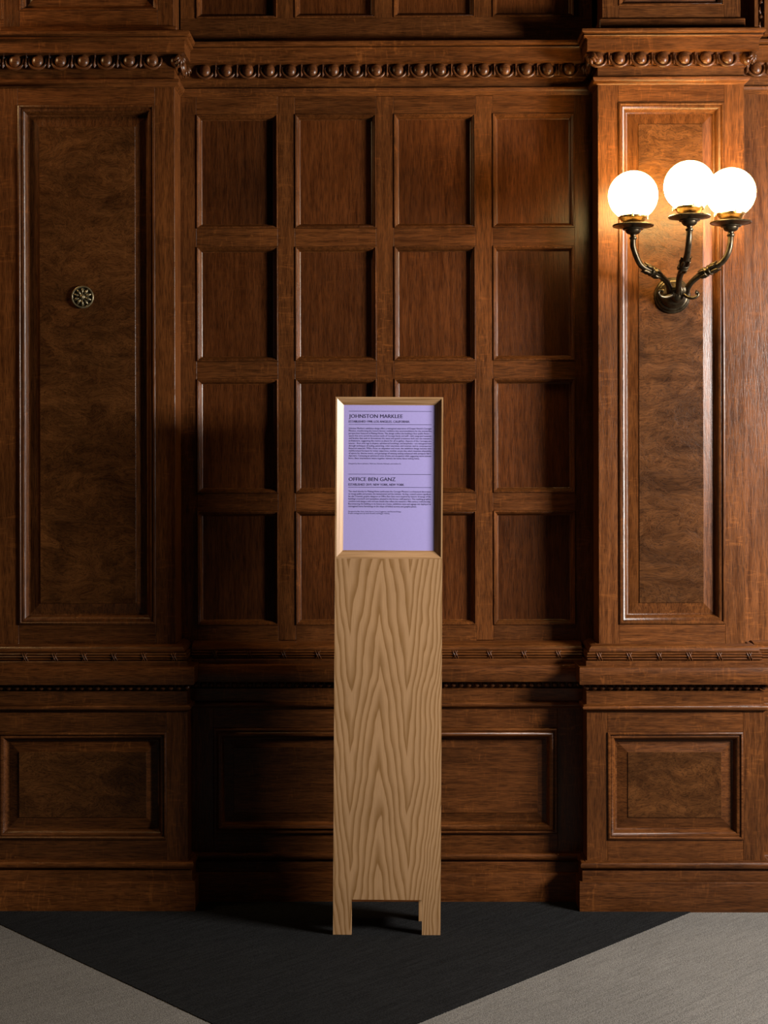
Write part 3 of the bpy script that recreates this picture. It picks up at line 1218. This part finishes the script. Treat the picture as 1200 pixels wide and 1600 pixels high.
# printed lilac panel
v, f = cbox_geo(-W + FB - 0.004, W - FB + 0.004, FD + 0.0005, FD + 0.008, ZF + FB - 0.004, H - FB + 0.004, 0.0003)
poster = sobj('text_panel', v, f, LILAC)
poster['label'] = 'lilac printed text panel'

YT = FD + 0.0001
SP = (YS + FD - CAM.y) / F_PX


def sx(px):
    return (px - 605.6) * SP - 0.0032


def sz(py):
    return (1461 - 700) * SS - (py - 700) * SP


# lean of the stand in the picture is taken out by its own rotation; text is laid out on the panel itself
def text_line(name, s, px0, px1, py_base, size_px, fixed=None, bold=0.0):
    cu = bpy.data.curves.new(name, 'FONT')
    cu.body = s
    cu.size = 1.0
    cu.resolution_u = 2
    cu.offset = bold
    to = bpy.data.objects.new(name, cu)
    COL.objects.link(to)
    dg = bpy.context.evaluated_depsgraph_get()
    me = bpy.data.meshes.new_from_object(to.evaluated_get(dg))
    bpy.data.objects.remove(to)
    bpy.data.curves.remove(cu)
    xs = [p.co.x for p in me.vertices]
    lo, hi = min(xs), max(xs)
    k = (px1 - px0) * SP / (hi - lo)
    h = size_px * SP
    for p in me.vertices:
        X, Yv = (p.co.x - lo) * k, p.co.y * h
        p.co = (sx(px0) + X, YT, sz(py_base) + Yv)
    me.update()
    me.name = name
    return link(name, me, INK, poster)


def rule(py, px0=544.3, px1=673.3, th=0.62):
    v, f = cbox_geo(sx(px0), sx(px1), YT - 0.0001, YT + 0.0004, sz(py + th / 2), sz(py - th / 2), 0.00002)
    sobj('rule_line', v, f, INK, poster)


L0 = 544.3
rule(642.6)
text_line('heading', 'JOHNSTON MARKLEE', L0 + 0.3, 628.3, 653.1, 8.3)
text_line('subheading', 'ESTABLISHED 1998, LOS ANGELES, CALIFORNIA', L0, 639.0, 660.4, 5.0)
rule(663.3)
body1 = ["Johnston Marklee\u2019s exhibition design offers a reimagined experience of Cooper Hewitt\u2019s Carnegie",
         "Mansion, transforming the historic former residence into accommodations for the twenty-five",
         "perspectives featured in Making Home. The design unifies the building\u2019s four public floors\u2014",
         "spaces that once served the various needs of Carnegie family and staff\u2014with integrated materials",
         "and finishes that seek to domesticate the visual and spatial ornateness built into the mansion\u2019s",
         "architecture, suggesting the rooms as places for all to gather. Aspects of the Carnegie-era",
         "interior\u2014from area rugs to drapery, upholstered furnishings, and lampshades\u2014are reimagined here",
         "through techniques of scaling, patterning, color saturation, and contrast, tied to contemporary",
         "historical materials. With a focus on adaptation and reuse, the exhibition design includes new",
         "multifunctional furniture for visitor experience, modular carpet tiles which maximize adaptability",
         "of spaces for diverse events, and groupings of existing seating enhanced with pompom fabric",
         "slipcovers. Conveying an ephemeral sense of time and occupation while suggesting warm intimate",
         "home, these interventions weave together intimate narratives about making home."]
for i, s in enumerate(body1):
    text_line('text_line', s, L0, 673.3 if i < 12 else 654.8, 670.6 + i * 3.895, 3.75, bold=0.0)
text_line('credit_line', "Designed by Sharon Johnston, Mark Lee, Nicholas Hofstede, and Andrew Fu", L0, 625.8, 725.4, 2.7, bold=0.0)
rule(741.1)
text_line('heading', 'OFFICE BEN GANZ', L0 + 0.2, 617.6, 751.6, 8.3)
text_line('subheading', 'ESTABLISHED 2019, NEW YORK, NEW YORK', L0, 631.0, 758.9, 5.0)
rule(761.4)
body2 = ["The visual identity for Making Home synthesizes the Carnegie Mansion\u2019s architectural decoration",
         "to merge public and private, the monumental and the intimate. As they created custom typefaces",
         "for the Triennial, graphic designers at Office Ben Ganz were inspired by historic drawings of the",
         "building\u2019s ironwork and nameplates situated in the former staff quarters. The resulting graphics",
         "combine bold designs with intricate details that reflect the mansion\u2019s 19th-century craftsmanship.",
         "Reconnecting the building to its history as a home, exhibition texts and signage are deployed as",
         "reimagined home furnishings in the shape of folded screens and graphic plates."]
for i, s in enumerate(body2):
    text_line('text_line', s, L0, 673.0 if i < 6 else 650.9, 769.1 + i * 3.90, 3.75, bold=0.0)
text_line('credit_line', "Designed by Ben Ganz, Kelly Nance, Laura Coggeman, and Richard Phillips", L0, 626.5, 800.3, 2.7, bold=0.0)
text_line('credit_line', "Project management by Sarah Knoebl and Maggie Hillenby", L0, 608.8, 803.2, 2.7, bold=0.0)
